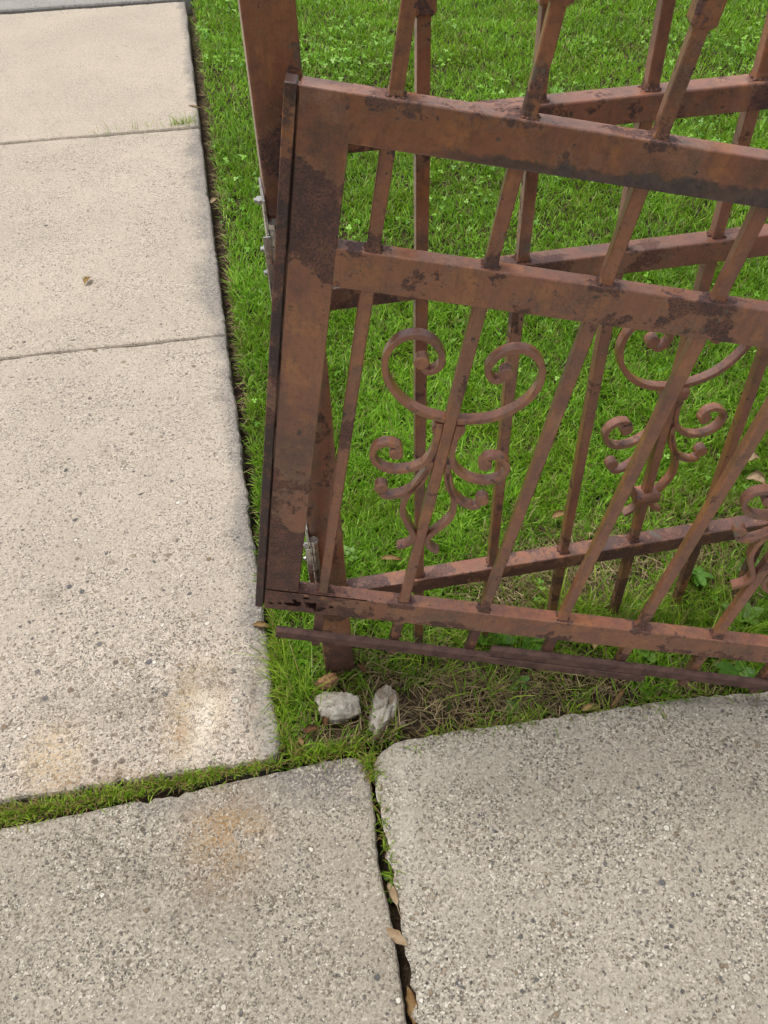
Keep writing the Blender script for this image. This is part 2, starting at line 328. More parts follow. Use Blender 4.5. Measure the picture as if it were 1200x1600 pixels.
# ------------------------------------------------------------------ painted rusty iron
def mat_iron(name, frame=None):
    t = NT(name); C0 = t.coord(); r = t.rnd()
    cmb = t.n.new('ShaderNodeCombineXYZ'); t.put(cmb.inputs[0], t.math('MULTIPLY', r, 37.0)); t.put(cmb.inputs[1], t.math('MULTIPLY', r, 11.0)); t.put(cmb.inputs[2], t.math('MULTIPLY', r, 23.0))
    C = t.vmath('ADD', C0, cmb.outputs[0])
    U, D, W = t.sep(C0)
    lowf = t.noise(C, 5, 4, .6); mid = t.noise(C, 22, 6, .66); hi = t.noise(C, 120, 5, .65); vhi = t.noise(C, 420, 3, .6)
    stv = t.noise(t.vmath('MULTIPLY', C, (60, 60, 7)), 1.0, 5, .65)                       # run-down streaks
    paint = t.mix(t.ss(lowf, .36, .64), (.375, .145, .076), (.290, .108, .064))
    paint = t.mix(t.ss(mid, .44, .66, 0, .85), paint, (.46, .190, .072))
    paint = t.mix(t.ss(hi, .48, .68, 0, .6), paint, (.19, .074, .047))
    paint = t.mix(t.ss(stv, .46, .68, 0, .55), paint, (.15, .068, .050))
    paint = t.mix(t.ss(t.noise(C, 12, 7, .72), .54, .74, 0, .5), paint, (.42, .25, .175))
    paint = t.mix(t.ss(vhi, .56, .70, 0, .35), paint, (.13, .056, .040))
    smud = t.math('MULTIPLY', t.ss(t.noise(t.vmath('ADD', C, (2, 8, 4)), 9, 7, .72), .455, .66), t.ss(vhi, .3, .65, .5, 1.0))
    paint = t.mix(t.math('MULTIPLY', smud, .80), paint, (.080, .048, .046))
    bias = None
    def acc(x):
        nonlocal bias
        bias = x if bias is None else t.math('ADD', bias, x)
    if frame == 'gate':
        st = t.ss(U, .000, .03, 1, 0)                                            # hinge stile
        acc(t.math('MULTIPLY', t.ss(W, .05, .42, .19, 0), st))
        acc(t.math('MULTIPLY', t.math('MULTIPLY', t.ss(W, .62, .70), t.ss(W, .72, .80, 1, 0)), t.ss(U, -.02, .08, .17, 0)))   # peeled upper corner
        acc(t.ss(U, -.060, -.056, .13, 0))                                       # flat bar at the edge
        acc(t.math('MULTIPLY', t.math('MULTIPLY', t.ss(W, .782, .815, .19, 0), t.ss(W, .74, .745)), t.ss(U, .05, .40)))  # lower edge of the top rail
        acc(t.math('MULTIPLY', t.ss(W, .03, .0, 0, .13), t.ss(U, .22, .02, 0, 1.0)))  # bottom corner
        fu = t.math('ABSOLUTE', t.math('SUBTRACT', t.math('FRACT', t.math('ADD', t.math('MULTIPLY', t.math('SUBTRACT', U, .0425), 1 / .14185), 10.5)), .5))
        near = t.math('MULTIPLY', t.ss(fu, .09, .24, 1, 0), t.math('GREATER_THAN', U, .01))          # rust round the welded bars
        for j in (.8348, .6576, 0.0): acc(t.math('MULTIPLY', t.math('MULTIPLY', t.ss(W, j - .022, j - .004), t.ss(W, j + .01, j + .012, .11, 0)), near))
        acc(t.math('MULTIPLY', t.ss(W, -.048, -.015, .07, 0), t.ss(W, -.06, -.055)))
        acc(t.math('MULTIPLY', t.ss(W, .56, .61), t.math('MULTIPLY', t.ss(W, .65, .68, 1, 0), t.math('MULTIPLY', t.ss(U, -.045, -.01), t.ss(U, .01, .05, .12, 0)))))
    if frame in ('fence', 'gate_bar'):
        js = (1.091, .880, .2412) if frame == 'fence' else (.8348, .6576, 0.0)
        for j in js: acc(t.math('MULTIPLY', t.ss(W, j - .06, j - .035), t.ss(W, j + .004, j + .035, .065, 0)))
        acc(t.ss(W, js[2] - .03, js[2] + .02, .12, 0))
    n1 = t.noise(C, 13, 10, .72, .2)
    n2 = t.math('ADD', n1, bias) if bias is not None else t.math('SUBTRACT', n1, .015)
    rust = t.ss(n2, .590, .622)
    rcol = t.mix(t.ss(mid, .38, .62), (.100, .042, .036), (.200, .080, .054))
    rcol = t.mix(t.ss(vhi, .47, .62, 0, .85), rcol, (.040, .020, .019))
    rcol = t.mix(t.ss(hi, .52, .66, 0, .55), rcol, (.23, .10, .052))
    halo = t.math('MULTIPLY', t.ss(n2, .47, .585), t.ss(hi, .36, .60, .25, 1))
    paint = t.mix(t.math('MULTIPLY', halo, .55), paint, t.mix(t.ss(mid, .42, .58), (.34, .135, .045), (.12, .055, .04)))
    col = t.mix(rust, paint, rcol)
    rim = t.math('MULTIPLY', t.ss(n2, .553, .576), t.ss(n2, .576, .592, 1, 0))
    col = t.mix(t.math('MULTIPLY', rim, t.ss(hi, .42, .62, 0, .5)), col, (.34, .22, .17))
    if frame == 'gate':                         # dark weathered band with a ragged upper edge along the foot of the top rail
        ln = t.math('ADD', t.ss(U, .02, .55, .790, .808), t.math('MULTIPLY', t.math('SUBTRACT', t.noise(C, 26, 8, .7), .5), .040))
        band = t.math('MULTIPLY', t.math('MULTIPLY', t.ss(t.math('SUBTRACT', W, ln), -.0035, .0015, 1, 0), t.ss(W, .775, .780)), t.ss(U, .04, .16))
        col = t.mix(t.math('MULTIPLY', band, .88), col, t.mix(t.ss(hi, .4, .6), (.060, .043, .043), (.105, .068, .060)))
    if frame == 'gate':
        col = t.mix(t.math('MULTIPLY', t.ss(U, -.0580, -.0575, 1, 0), t.ss(t.noise(C, 20, 7, .74), .44, .54, .0, .85)), col, (.044, .026, .027))
    sc = t.ss(t.noise(C, 55, 7, .66), .63, .68)
    col = t.mix(t.math('MULTIPLY', sc, .85), col, (.036, .024, .023))
    gp = t.ss(t.noise(t.vmath('ADD', C, (5, 3, 9)), 15, 6, .6), .665, .685)
    col = t.mix(t.math('MULTIPLY', gp, .75), col, (.14, .125, .10))
    rough = t.math('ADD', t.lin(rust, 0, 1, .29, .58), t.math('MULTIPLY', smud, .10))
    h = t.math('ADD', t.math('MULTIPLY', rust, -.55), t.math('ADD', t.math('MULTIPLY', hi, .45), t.math('MULTIPLY', t.math('MULTIPLY', rust, vhi), 1.2)))
    h = t.math('ADD', h, t.math('MULTIPLY', mid, .5)); h = t.math('SUBTRACT', h, t.math('MULTIPLY', sc, .45))
    t.principled(col, rough, 0, t.bump(h, .6, .0016), .8)
    pr = [q for q in t.n if q.type == 'BSDF_PRINCIPLED'][0]; t.put(pr.inputs['Coat Weight'], t.lin(rust, 0, 1, .40, .05)); pr.inputs['Coat Roughness'].default_value = .30
    return t.m
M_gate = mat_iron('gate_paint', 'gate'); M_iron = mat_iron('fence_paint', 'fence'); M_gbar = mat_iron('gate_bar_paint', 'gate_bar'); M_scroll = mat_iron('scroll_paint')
t = NT('dark_bar'); C = t.coord()
c1 = t.mix(t.ss(t.noise(C, 40, 7, .65), .38, .62), (.10, .058, .050), (.17, .098, .080)); c1 = t.mix(t.ss(t.noise(C, 300, 4, .6), .55, .68, 0, .7), c1, (.15, .075, .055))
t.principled(c1, .8, 0, t.bump(t.noise(C, 250, 5, .65), .6, .0015), .35); M_bar = t.m
t = NT('zinc'); C = t.coord(); c1 = t.mix(t.ss(t.noise(C, 90, 5, .6), .45, .7), (.66, .65, .62), (.40, .39, .37)); t.principled(c1, t.lin(t.noise(C, 60, 4, .6), .3, .7, .18, .42), .95, None, .5); M_zinc = t.m

def frame_obj(name, o, u, n, v):
    e = empty(name); mm = Matrix.Identity(4)
    for i in range(3): mm[i][0] = u[i]; mm[i][1] = n[i]; mm[i][2] = v[i]; mm[i][3] = o[i]
    e.matrix_world = mm; return e
# profiles of the scrolls, half ornament: (offset from the centre bar, height above the bottom rail), metres
S_BIG = [(9, 416), (33, 420), (59, 430), (82, 449), (99, 474), (105, 500), (101, 523), (88, 540), (69, 547), (50, 542), (36, 528), (31, 511), (36, 499), (46, 493), (54, 498)]
S_MID = [(14, 409), (13, 380), (14, 352), (22, 330), (38, 315), (58, 307), (78, 308), (94, 319), (100, 335), (95, 350), (81, 358), (67, 356), (61, 348)]
S_LOW = [(13, 335), (15, 312), (21, 290), (34, 270), (51, 256), (67, 251), (77, 256)]
S_TAIL = [(15, 318), (25, 288), (35, 262), (39, 240), (37, 218), (26, 196), (14, 176), (12, 163), (17, 149), (33, 138)]
S_COMB = [(S_BIG, (57, 507)), (S_MID, (66, 341)), (S_LOW, (78, 268)), (S_TAIL, None)]
def smooth_path(pts, per=5):
    P = [Vector(p) for p in pts]; out = []
    for i in range(len(P) - 1):
        p0 = P[max(i - 1, 0)]; p1 = P[i]; p2 = P[i + 1]; p3 = P[min(i + 2, len(P) - 1)]
        for j in range(per):
            s = j / per
            out.append(.5 * ((2 * p1) + (p2 - p0) * s + (2 * p0 - 5 * p1 + 4 * p2 - p3) * s * s + (-p0 + 3 * p1 - 3 * p2 + p3) * s ** 3))
    out.append(P[-1]); return out
def scroll_mesh(pts, knob, side, dep, thick=.0088, wide=.0165, taper_end=1.0, scale=1.0, piv=416):
    path = smooth_path([(side * x / 1000 * scale, ((y - piv) * scale) / 1000, 0) for x, y in pts])
    bm = bmesh.new(); N = len(path); rings = []
    for i, p in enumerate(path):
        tg = (path[min(i + 1, N - 1)] - path[max(i - 1, 0)]).normalized(); nn = Vector((-tg.y, tg.x, 0))
        th = thick * (1.0 if i < N * .85 else 1 - .12 * (i / N - .85) / .15); h = th / 2; w = wide / 2; b = .0010
        prof = [(-h, -w + b), (-h + b, -w), (h - b, -w), (h, -w + b), (h, w - b), (h - b, w), (-h + b, w), (-h, w - b)]
        rings.append([bm.verts.new((p.x + nn.x * a, dep + d, p.y + nn.y * a)) for a, d in prof])
    for i in range(N - 1):
        for j in range(8):
            k2 = (j + 1) % 8; bm.faces.new((rings[i][j], rings[i][k2], rings[i + 1][k2], rings[i + 1][j]))
    bm.faces.new(rings[0][::-1]); bm.faces.new(rings[-1])
    if knob:                       # rolled end: a short thick roll across the bar
        kx, ky = side * knob[0] / 1000 * scale, (knob[1] - piv) * scale / 1000
        n = 14; rr = .0104 * scale; w = wide / 2 + .0006
        L0 = [(-w, rr * .82), (-w + .0016, rr), (w - .0016, rr), (w, rr * .82)]
        rg = []
        for d, r_ in L0:
            rg.append([bm.verts.new((kx + math.cos(2 * math.pi * q / n) * r_, dep + d, ky + math.sin(2 * math.pi * q / n) * r_)) for q in range(n)])
        for i in range(3):
            for q in range(n): bm.faces.new((rg[i][q], rg[i][(q + 1) % n], rg[i + 1][(q + 1) % n], rg[i + 1][q]))
        bm.faces.new(rg[0][::-1]); bm.faces.new(rg[-1])
    return bm_mesh(bm, 'scroll', 38)
def ornament(parent, cu, cv, dep, mat, collars, scale=1.0):
    for side in (-1, 1):
        for pts, kn in S_COMB:
            o = link('scroll', scroll_mesh(pts, kn, side, 0, scale=scale), mat, parent); o.location = (cu, dep, cv)
        bm = bmesh.new()             # small leaf-shaped weld pad under the big scroll
        pr = [(9.5, 411), (22, 408), (24, 398), (20, 388), (16, 378), (9.5, 376)]
        A = [bm.verts.new((side * x / 1000, -.005, (y - 416) / 1000)) for x, y in pr]; B = [bm.verts.new((side * x / 1000, .005, (y - 416) / 1000)) for x, y in pr]
        bm.faces.new(A); bm.faces.new(B[::-1])
        for i in range(6): bm.faces.new((A[i], A[(i + 1) % 6], B[(i + 1) % 6], B[i]))
        o = link('weld_pad', bm_mesh(bm), mat, parent); o.location = (cu, dep, cv)
    if collars:
        for dz, w in ((-.012, .046), (-.238, .050)):
            bm = bmesh.new(); add_box(bm, (-w / 2, -.018, -.0125), (w / 2, .018, .0125), .008, 3)
            o = link('collar', bm_mesh(bm, 'collar', True), mat, parent); o.location = (cu, dep, cv + dz * scale)
def add_square(bm, prof, dep):
    """square bar along z with varying half width: prof = [(z, half), ...]"""
    rings = []
    for z, h in prof:
        b = h * .82
        rings.append([bm.verts.new((x, dep + y, z)) for x, y in ((-b, -h), (b, -h), (h, -b), (h, b), (b, h), (-b, h), (-h, b), (-h, -b))])
    for i in range(len(rings) - 1):
        for j in range(8):
            k2 = (j + 1) % 8; bm.faces.new((rings[i][j], rings[i][k2], rings[i + 1][k2], rings[i + 1][j]))
    bm.faces.new(rings[0][::-1]); bm.faces.new(rings[-1])
def baluster(zs, rails, ztip, half, dep, ztop):
    """bar with weld skirts on the rails; returns mesh"""
    prof = [(ztip, half)]
    for z in sorted(rails):
        for a, hh in ((-.002, half * 1.14), (.003, half * 1.10), (.008, half)): prof.append((z + a, hh))
    prof += [(ztop, half)]
    bm = bmesh.new(); add_square(bm, prof, dep)
    return bm_mesh(bm, 'baluster')
def weld_mesh(half, dep, seed):
    bm = bmesh.new(); rs = random.Random(seed); k_ = half
    spots = [(a * k_, b * k_) for a, b in ((-1, -1), (-.3, -1.05), (.4, -1.05), (1, -1), (1.08, -.2), (1.05, .6), (1, 1), (0, 1.05), (-1, 1), (-1.06, .1))]
    for x, y in spots:
        mtx = Matrix.Translation((x + rs.uniform(-.0012, .0012), dep + y, rs.uniform(-.0006, .0008))) @ Matrix.Diagonal((rs.uniform(.0026, .0044), rs.uniform(.0026, .0040), rs.uniform(.0018, .0036), 1))
        bmesh.ops.create_icosphere(bm, subdivisions=1, radius=1.0, matrix=mtx)
    return bm_mesh(bm, 'weld_bead', True)
def finial_mesh(half, dep, z0):
    h = half
    prof = [(z0 - .002, h * 1.02), (z0 + .003, h * 1.62), (z0 + .030, h * 1.66), (z0 + .036, h * 1.05), (z0 + .09, h), (z0 + .10, h * 1.4), (z0 + .115, h * 1.45), (z0 + .125, h * .9), (z0 + .155, h * 1.9), (z0 + .23, h * .15)]
    bm = bmesh.new(); add_square(bm, prof, dep); return bm_mesh(bm, 'finial')

# ------------------------------------------------------------------ fence panel behind
FA = .1615; FO = (-.0722, 1.0012, 0); FU = (math.cos(FA), math.sin(FA), 0); FN = (-math.sin(FA), math.cos(FA), 0)
fence = frame_obj('fence_panel', FO, FU, FN, (0, 0, 1))
tag(fence, 'rusty brown iron fence panel standing upright in the lawn behind the sagging gate', 'fence')
SP = .14185; ZT, ZM, ZB = 1.091, .880, .2412
def add_plate(bm, lo, hi): add_box(bm, lo, hi, .0015, 1)
po = link('post', box_mesh((-.0578, 0, -.25), (0, .058, 1.42), .0025), M_iron, fence)
link('post_cap', box_mesh((-.0640, -.006, 1.4205), (.006, .064, 1.432), .003), M_iron, fence)
for nm, z in (('top_rail', ZT), ('middle_rail', ZM), ('bottom_rail', ZB)):
    link(nm, box_mesh((.0005, .0075, z - .034), (2.30, .0405, z), .0025), M_iron, fence)
t = NT('weld'); C = t.coord(); t.principled(t.mix(t.ss(t.noise(C, 160, 4, .65), .4, .62), (.17, .075, .050), (.075, .040, .036)), .6, 0, t.bump(t.noise(C, 500, 3, .6), .5, .001), .5); M_weld = t.m
WF = [weld_mesh(.0080, .024, q) for q in range(3)]; WG = [weld_mesh(.0080, .0131, q + 5) for q in range(3)]
bf = baluster(None, (ZT, ZM, ZB), -.04, .0080, .024, ZT + .106); ff = finial_mesh(.0080, .024, ZT + .104)
for k in range(1, 17):
    u = -.0025 + SP * k
    if u > 2.26: break
    b = link('baluster', bf, M_iron, fence); b.location = (u, 0, 0)
    f_ = link('finial', ff, M_scroll, b)
    for j, z in enumerate((ZT, ZM, ZB)): o = link('weld_bead', WF[(k + j) % 3], M_weld, b); o.location = (0, 0, z)
for k in (4, 8, 12): ornament(fence, -.0025 + SP * k, .616, .024, M_scroll, True, 1.06)
po2 = link('post', box_mesh((2.3005, 0, -.25), (2.3585, .058, 1.42), .0025), M_iron, fence)
link('post_cap', box_mesh((2.2945, -.006, 1.4205), (2.3645, .064, 1.432), .003), M_iron, fence)

# hinges bolted to the post
def hinge(z0, label):
    bar = None
    bm = bmesh.new(); add_tube(bm, (-.0515, -.012, z0), (-.0515, -.012, z0 + .112), .0046, n=14)
    h = link('hinge', bm_mesh(bm, 'hinge'), M_zinc, fence); h['label'] = label
    for i in range(5):                       # knuckles
        bm = bmesh.new(); a = z0 + i * .0222
        add_tube(bm, (-.0515, -.012, a + .0008), (-.0515, -.012, a + .0214), .0066, n=16); link('knuckle', bm_mesh(bm, 'knuckle', False), M_zinc, h)
    for zz in (z0 - .003, z0 + .116):
        bm = bmesh.new(); add_tube(bm, (-.0515, -.012, zz - .0035), (-.0515, -.012, zz + .0035), .0088, n=16); link('pin_head', bm_mesh(bm), M_zinc, h)
    link('leaf_plate', box_mesh((-.0612, -.014, z0 + .002), (-.0582, .050, z0 + .148), .0008, 1), M_zinc, h)
    link('leaf_plate', box_mesh((-.0670, -.0185, z0 + .004), (-.0575, -.0160, z0 + .104), .0008, 1), M_zinc, h)
    for zz in (z0 + .028, z0 + .062, z0 + .128):
        bm = bmesh.new(); add_tube(bm, (-.0612, .030, zz), (-.0668, .030, zz), .0058, n=6); add_tube(bm, (-.0668, .030, zz), (-.0705, .030, zz), .0035, n=10); link('bolt', bm_mesh(bm), M_zinc, h)
hinge(.874, 'bright zinc hinge at the upper post'); hinge(.300, 'bright zinc hinge near the foot of the post')

# ------------------------------------------------------------------ sagging gate in front
GO = (-.15235, .93549, .33582); GU = (.98477, -.05684, -.1643); GN = (.05804, .99831, .00256); GV = (.16388, -.01205, .98641)
gate = frame_obj('gate', GO, GU, GN, GV)
tag(gate, 'rusty brown iron gate sagging open in front of the fence, scrolls between its bars', 'gate')
D2, D1 = .8348, .6576; TD = .0262; GW = 1.079
link('stile', box_mesh((-.0562, 0, -.0001), (0, TD, D2), .0018), M_gate, gate)
link('stile', box_mesh((GW, 0, -.0001), (GW + .0562, TD, D2), .0018), M_gate, gate)
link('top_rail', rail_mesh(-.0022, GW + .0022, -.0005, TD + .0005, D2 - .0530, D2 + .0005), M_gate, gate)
link('middle_rail', rail_mesh(-.0010, GW + .0010, .0006, TD - .0004, D1 - .0525, D1), M_gate, gate)
# bottom rail: a tube whose front is eaten through near the corner
holes = [(-.030, -.034, .0035, .0022), (-.008, -.0335, .013, .0035), (.0, -.030, .006, .006), (.030, -.031, .012, .0075), (.036, -.038, .008, .006), (.022, -.027, .008, .003), (.047, -.034, .0035, .002), (-.006, -.021, .004, .002), (.014, -.0125, .005, .002), (.042, -.024, .005, .0025), (.060, -.029, .003, .0018), (-.045, -.037, .004, .0015)]
def plate_with_holes(x0, x1, z0, z1, y):
    st = .00115; nx_ = int((x1 - x0) / st); nz = int((z1 - z0) / st)
    bm = bmesh.new(); G = {}
    def vert(i, j):
        if (i, j) not in G: G[i, j] = bm.verts.new((x0 + (x1 - x0) * i / nx_, y, z0 + (z1 - z0) * j / nz))
        return G[i, j]
    for i in range(nx_):
        for j in range(nz):
            x = x0 + (i + .5) * st; z = z0 + (j + .5) * st
            nz_ = mnoise.noise((x * 190, z * 190, 3.1)) * .55 + mnoise.noise((x * 420, z * 420, 1.7)) * .35
            if any(((x - hx) / a) ** 2 + ((z - hz) / b) ** 2 < 1.5 + nz_ * 2.2 for hx, hz, a, b in holes): continue
            bm.faces.new((vert(i, j), vert(i + 1, j), vert(i + 1, j + 1), vert(i, j + 1)))
    return bm
SPL = .120
br = link('bottom_rail', rail_mesh(SPL, GW + .0562, -.0004, TD, -.0525, -.0006), M_gate, gate)
bm = bmesh.new()      # three closed sides of the thin-walled end
add_box(bm, (-.0560, .0016, -.0525), (SPL - .0002, TD, -.0510)); add_box(bm, (-.0002, .0016, -.0026), (SPL - .0002, TD, -.0006)); add_box(bm, (-.0560, TD - .0016, -.0508), (SPL - .0002, TD - .0001, -.0028))
link('tube_end', bm_mesh(bm), M_gate, br)
link('rusted_face', bm_mesh(plate_with_holes(-.0562, SPL + .006, -.0521, -.0012, -.0007)), M_gate, br)
# flat bar along the hinge edge
link('edge_bar', box_mesh((-.0722, -.0016, -.0510), (-.0590, TD - .004, D2 + .0015), .0012, 1), M_gate, gate)
link('edge_spacer', box_mesh((-.0589, .008, -.046), (-.0563, TD - .006, D2 - .004), 0), M_gate, gate)
TIP = -.158
bg_ = baluster(None, (D2, D1, 0), TIP, .0080, .0131, D2 + .112); fg = finial_mesh(.0080, .0131, D2 + .110)
for k in range(8):
    b = link('baluster', bg_, M_gbar, gate); b.location = (.0425 + SP * k, 0, 0)
    link('finial', fg, M_scroll, b)
    for j, z in enumerate((D2, D1, 0)): o = link('weld_bead', WG[(k + j) % 3], M_weld, b); o.location = (0, 0, z)
for k in (1, 5): ornament(gate, .0425 + SP * k, .416, .0131, M_scroll, False)
def slat(u0, v0, u1, v1, dep0, dep1, hgt):
    bm = bmesh.new(); add_box(bm, (0, dep0, -hgt), (math.hypot(u1 - u0, v1 - v0), dep1, 0), .0014, 1)
    o = link('lower_slat', bm_mesh(bm), M_bar, gate); o.location = (u0, 0, v0); o.rotation_euler = (0, -math.atan2(v1 - v0, u1 - u0), 0)
slat(-.0320, -.1060, .6620, -.1225, -.0095, .0045, .0195)
slat(.3620, -.0930, 1.120, -.1120, -.0080, .0046, .0215)

# ------------------------------------------------------------------ grass
t = NT('grass_blade'); at = t.n.new('ShaderNodeAttribute'); at.attribute_name = 'col'
p = t.principled(at.outputs['Color'], .42, 0, None, .35)
tr = t.n.new('ShaderNodeBsdfTranslucent'); t.put(tr.inputs[0], t.mix(.5, at.outputs['Color'], (.29, .56, .025)))
mx = t.n.new('ShaderNodeMixShader'); mx.inputs[0].default_value = .42
t.t.links.new(p.outputs[0], mx.inputs[1]); t.t.links.new(tr.outputs[0], mx.inputs[2]); t.t.links.new(mx.outputs[0], t.out.inputs[0]); M_grass = t.m
t = NT('dry_strand'); at = t.n.new('ShaderNodeAttribute'); at.attribute_name = 'col'; t.principled(at.outputs['Color'], .75, 0, None, .2); M_straw = t.m

def blades(name, x, y, z, L, w, az, lean, droop, colr, mat, twist=None):
    """curved tapering blades: L length, lean 0 upright .. 1 flat, droop bends the tip down"""
    N = len(x); el = (1 - lean) * math.pi / 2
    dh = np.cos(el); dv = np.sin(el)
    fa = az + math.pi / 2 + rng.normal(0, .5, N) if twist is None else twist
    wx, wy = np.cos(fa) * w / 2, np.sin(fa) * w / 2
    V = np.zeros((N, 7, 3), np.float32)
    for i, (tt, ww) in enumerate(((0, .8), (.38, 1.0), (.74, .68), (1.0, 0))):
        hx = dh * tt + droop * tt ** 2 * .55; vz = dv * tt - droop * tt ** 2 * .42
        cx = x + np.cos(az) * L * hx; cy = y + np.sin(az) * L * hx; cz = z + L * vz
        if i < 3:
            V[:, i * 2] = np.stack([cx - wx * ww, cy - wy * ww, cz], 1); V[:, i * 2 + 1] = np.stack([cx + wx * ww, cy + wy * ww, cz], 1)
        else: V[:, 6] = np.stack([cx, cy, cz], 1)
    f = np.array([0, 1, 3, 2, 2, 3, 5, 4, 4, 5, 6]); idx = (np.arange(N)[:, None] * 7 + f[None]).ravel()
    ls = (np.arange(N)[:, None] * 11 + np.array([0, 4, 8])[None]).ravel()
    me = np_mesh(name, V.reshape(-1, 3), idx, ls, None, np.repeat(colr, 7, 0))
    me.polygons.foreach_set('use_smooth', np.ones(len(me.polygons), bool))
    return link(name, me, mat)
def greens(n, dry=.05, bright=1.0):
    a = rng.random(n)[:, None]; b = rng.random(n)[:, None]
    c = np.array([.095, .230, .012]) * (1 - a) + np.array([.300, .550, .040]) * a
    c = c * (.7 + .6 * b)
    hl = rng.random(n) < .11; c[hl] = np.array([.36, .58, .08]) * (.75 + .5 * rng.random((hl.sum(), 1)))
    y = rng.random(n) < dry
    c[y] = np.array([.30, .25, .10]) * (.6 + .6 * rng.random((y.sum(), 1)))
    return c * bright
def straws(n):
    a = rng.random(n)[:, None]
    return (np.array([.20, .135, .065]) * (1 - a) + np.array([.46, .36, .20]) * a) * (.7 + .5 * rng.random((n, 1)))

def G(px, py): q = ground_at(px, py); return q[0], q[1]
BARE = [(G(555, 1105), .095, .80), (G(640, 1120), .06, .75), (G(520, 1150), .05, .5), (G(690, 1090), .08, .6), (G(690, 1130), .075, .92), (G(740, 1120), .06, .75), (G(950, 1082), .05, .95), (G(590, 1060), .05, .8), (G(530, 1110), .05, .8), (G(600, 1120), .045, .9), (G(730, 1070), .09, .62), (G(650, 1090), .05, .7), (G(860, 1072), .09, .78), (G(790, 1085), .09, .82), (G(930, 1065), .07, .7), (G(530, 1140), .05, .6), (G(880, 905), .17, .62), (G(960, 880), .14, .6), (G(780, 925), .10, .5), (G(700, 1035), .08, .5), (G(1090, 1075), .05, .5), (G(640, 1150), .04, .5), (G(1120, 850), .15, .45), (G(560, 1020), .06, .55)]
def lawn_density(x, y):
    d = edge_dist(x, y); f = front_dist(x, y); tw = trench_w(y)
    m_ = np.clip((d - tw - .002) / .02, 0, 1) * np.clip((f - .002) / .012, 0, 1)
    m_ *= .45 + .75 * vnoise(x, y, 14, 8)
    for (cx, cy), r, k_ in BARE:
        q = np.hypot(x - cx, (y - cy) * 1.15) / r + (vnoise(x, y, 26, 5) - .5) * .9
        m_ *= 1 - k_ * np.clip(1.25 - q, 0, 1)
    return m_
def scatter(n, x0, x1, y0, y1):
    return rng.uniform(x0, x1, n), rng.uniform(y0, y1, n)
zones = [(-.35, 1.15, .80, 1.65, 68000), (-.55, 1.55, 1.65, 2.6, 44000), (-.80, 2.1, 2.6, 3.8, 20000), (-1.1, 3.0, 3.8, 5.6, 11500), (-1.5, 4.2, 5.6, 8.5, 2600)]
BX = [[], [], [], [], [], [], [], []]
for (x0, x1, y0, y1, dens) in zones:
    n = int((x1 - x0) * (y1 - y0) * dens); x, y = scatter(n, x0, x1, y0, y1)
    keep = rng.random(n) < np.minimum(lawn_density(x, y), 1.0); x, y = x[keep], y[keep]; n = len(x)
    far = np.clip((y - 1.2) / 4, 0, 1.2)
    hgt = (.021 + .025 * rng.random(n)) * (.75 + .5 * vnoise(x, y, 5, 2))
    near = np.clip(1 - front_dist(x, y) / .28, 0, 1) * (edge_dist(x, y) > .06)
    tall = (rng.random(n) < .25 * near); hgt = np.where(tall, hgt * 1.7, hgt * (1 - .25 * near))
    w = (.0021 + .0016 * rng.random(n)) * (1 + .9 * far)
    clump = vnoise(x, y, 30, 6) * 6.28 * 1.5
    az = clump + rng.normal(0, 1.2, n)
    lean = np.clip(.16 + .30 * np.abs(rng.normal(0, 1, n)) * .8, 0, .85); droop = np.clip(rng.normal(.35, .35, n), 0, 1.1)
    c = greens(n, .10); tone = (vnoise(x, y, 2.6, 12) * .6 + vnoise(x, y, 8, 13) * .4)[:, None]; c *= .66 + .62 * tone
    dr = np.zeros(n)
    for (cx, cy), r, k_ in BARE: dr = np.maximum(dr, np.clip(1.5 - np.hypot(x - cx, y - cy) / r, 0, 1) * .45)
    dr = np.maximum(dr, np.clip(1 - (edge_dist(x, y) - trench_w(y)) / .03, 0, 1) * .32 * (y > 1.4))
    dd = rng.random(n) < dr; c[dd] = straws(dd.sum()) * .9
    yb = vnoise(x, y, 7, 21)[:, None]; c = c * (1 - .25 * (yb > .68)) + np.array([.03, .035, 0]) * (yb > .62)
    for L_, a in zip(BX, (x, y, soil_z(x, y), hgt, w, az, lean, droop)): L_.append(a)
    BX_c = locals().setdefault('BX_c', []); BX_c.append(c)
A = [np.concatenate(q) for q in BX]
lawn = blades('lawn_grass', *A, np.concatenate(BX_c), M_grass); tag(lawn, 'green mown lawn grass behind the fence and beside the pavement', 'grass', kind='stuff')

# thatch: dry strands lying on the soil
x, y = [], []
for (cx, cy), r, n in [(G(725, 1072), .075, 420), (G(700, 1045), .06, 150), (G(650, 1075), .06, 40), (G(590, 1048), .045, 110), (G(540, 1120), .06, 50), (G(860, 1080), .08, 240), (G(800, 1095), .07, 180), (G(960, 1078), .07, 150), (G(1060, 1075), .08, 120), (G(880, 905), .16, 700), (G(960, 880), .14, 500), (G(780, 925), .10, 220), (G(1120, 860), .14, 250), (G(620, 1150), .06, 120), (G(480, 1150), .05, 60), (G(430, 250), .06, 60), (G(985, 75), .12, 120), (G(690, 1130), .06, 80)]:
    x.append(rng.normal(cx, r * .55, n)); y.append(rng.normal(cy, r * .5, n))
n = 1500; s_ = rng.uniform(1.0, 4.8, n); xe = SW_A[0] + SW_T[0] * s_; ye = SW_A[1] + SW_T[1] * s_; o_ = trench_w(ye) + np.abs(rng.normal(.004, .013, n))
x.append(xe + SW_N[0] * o_); y.append(ye + SW_N[1] * o_)
x = np.concatenate(x); y = np.concatenate(y)
ok = (front_dist(x, y) > .004) & (edge_dist(x, y) > .004); x, y = x[ok], y[ok]; n = len(x)
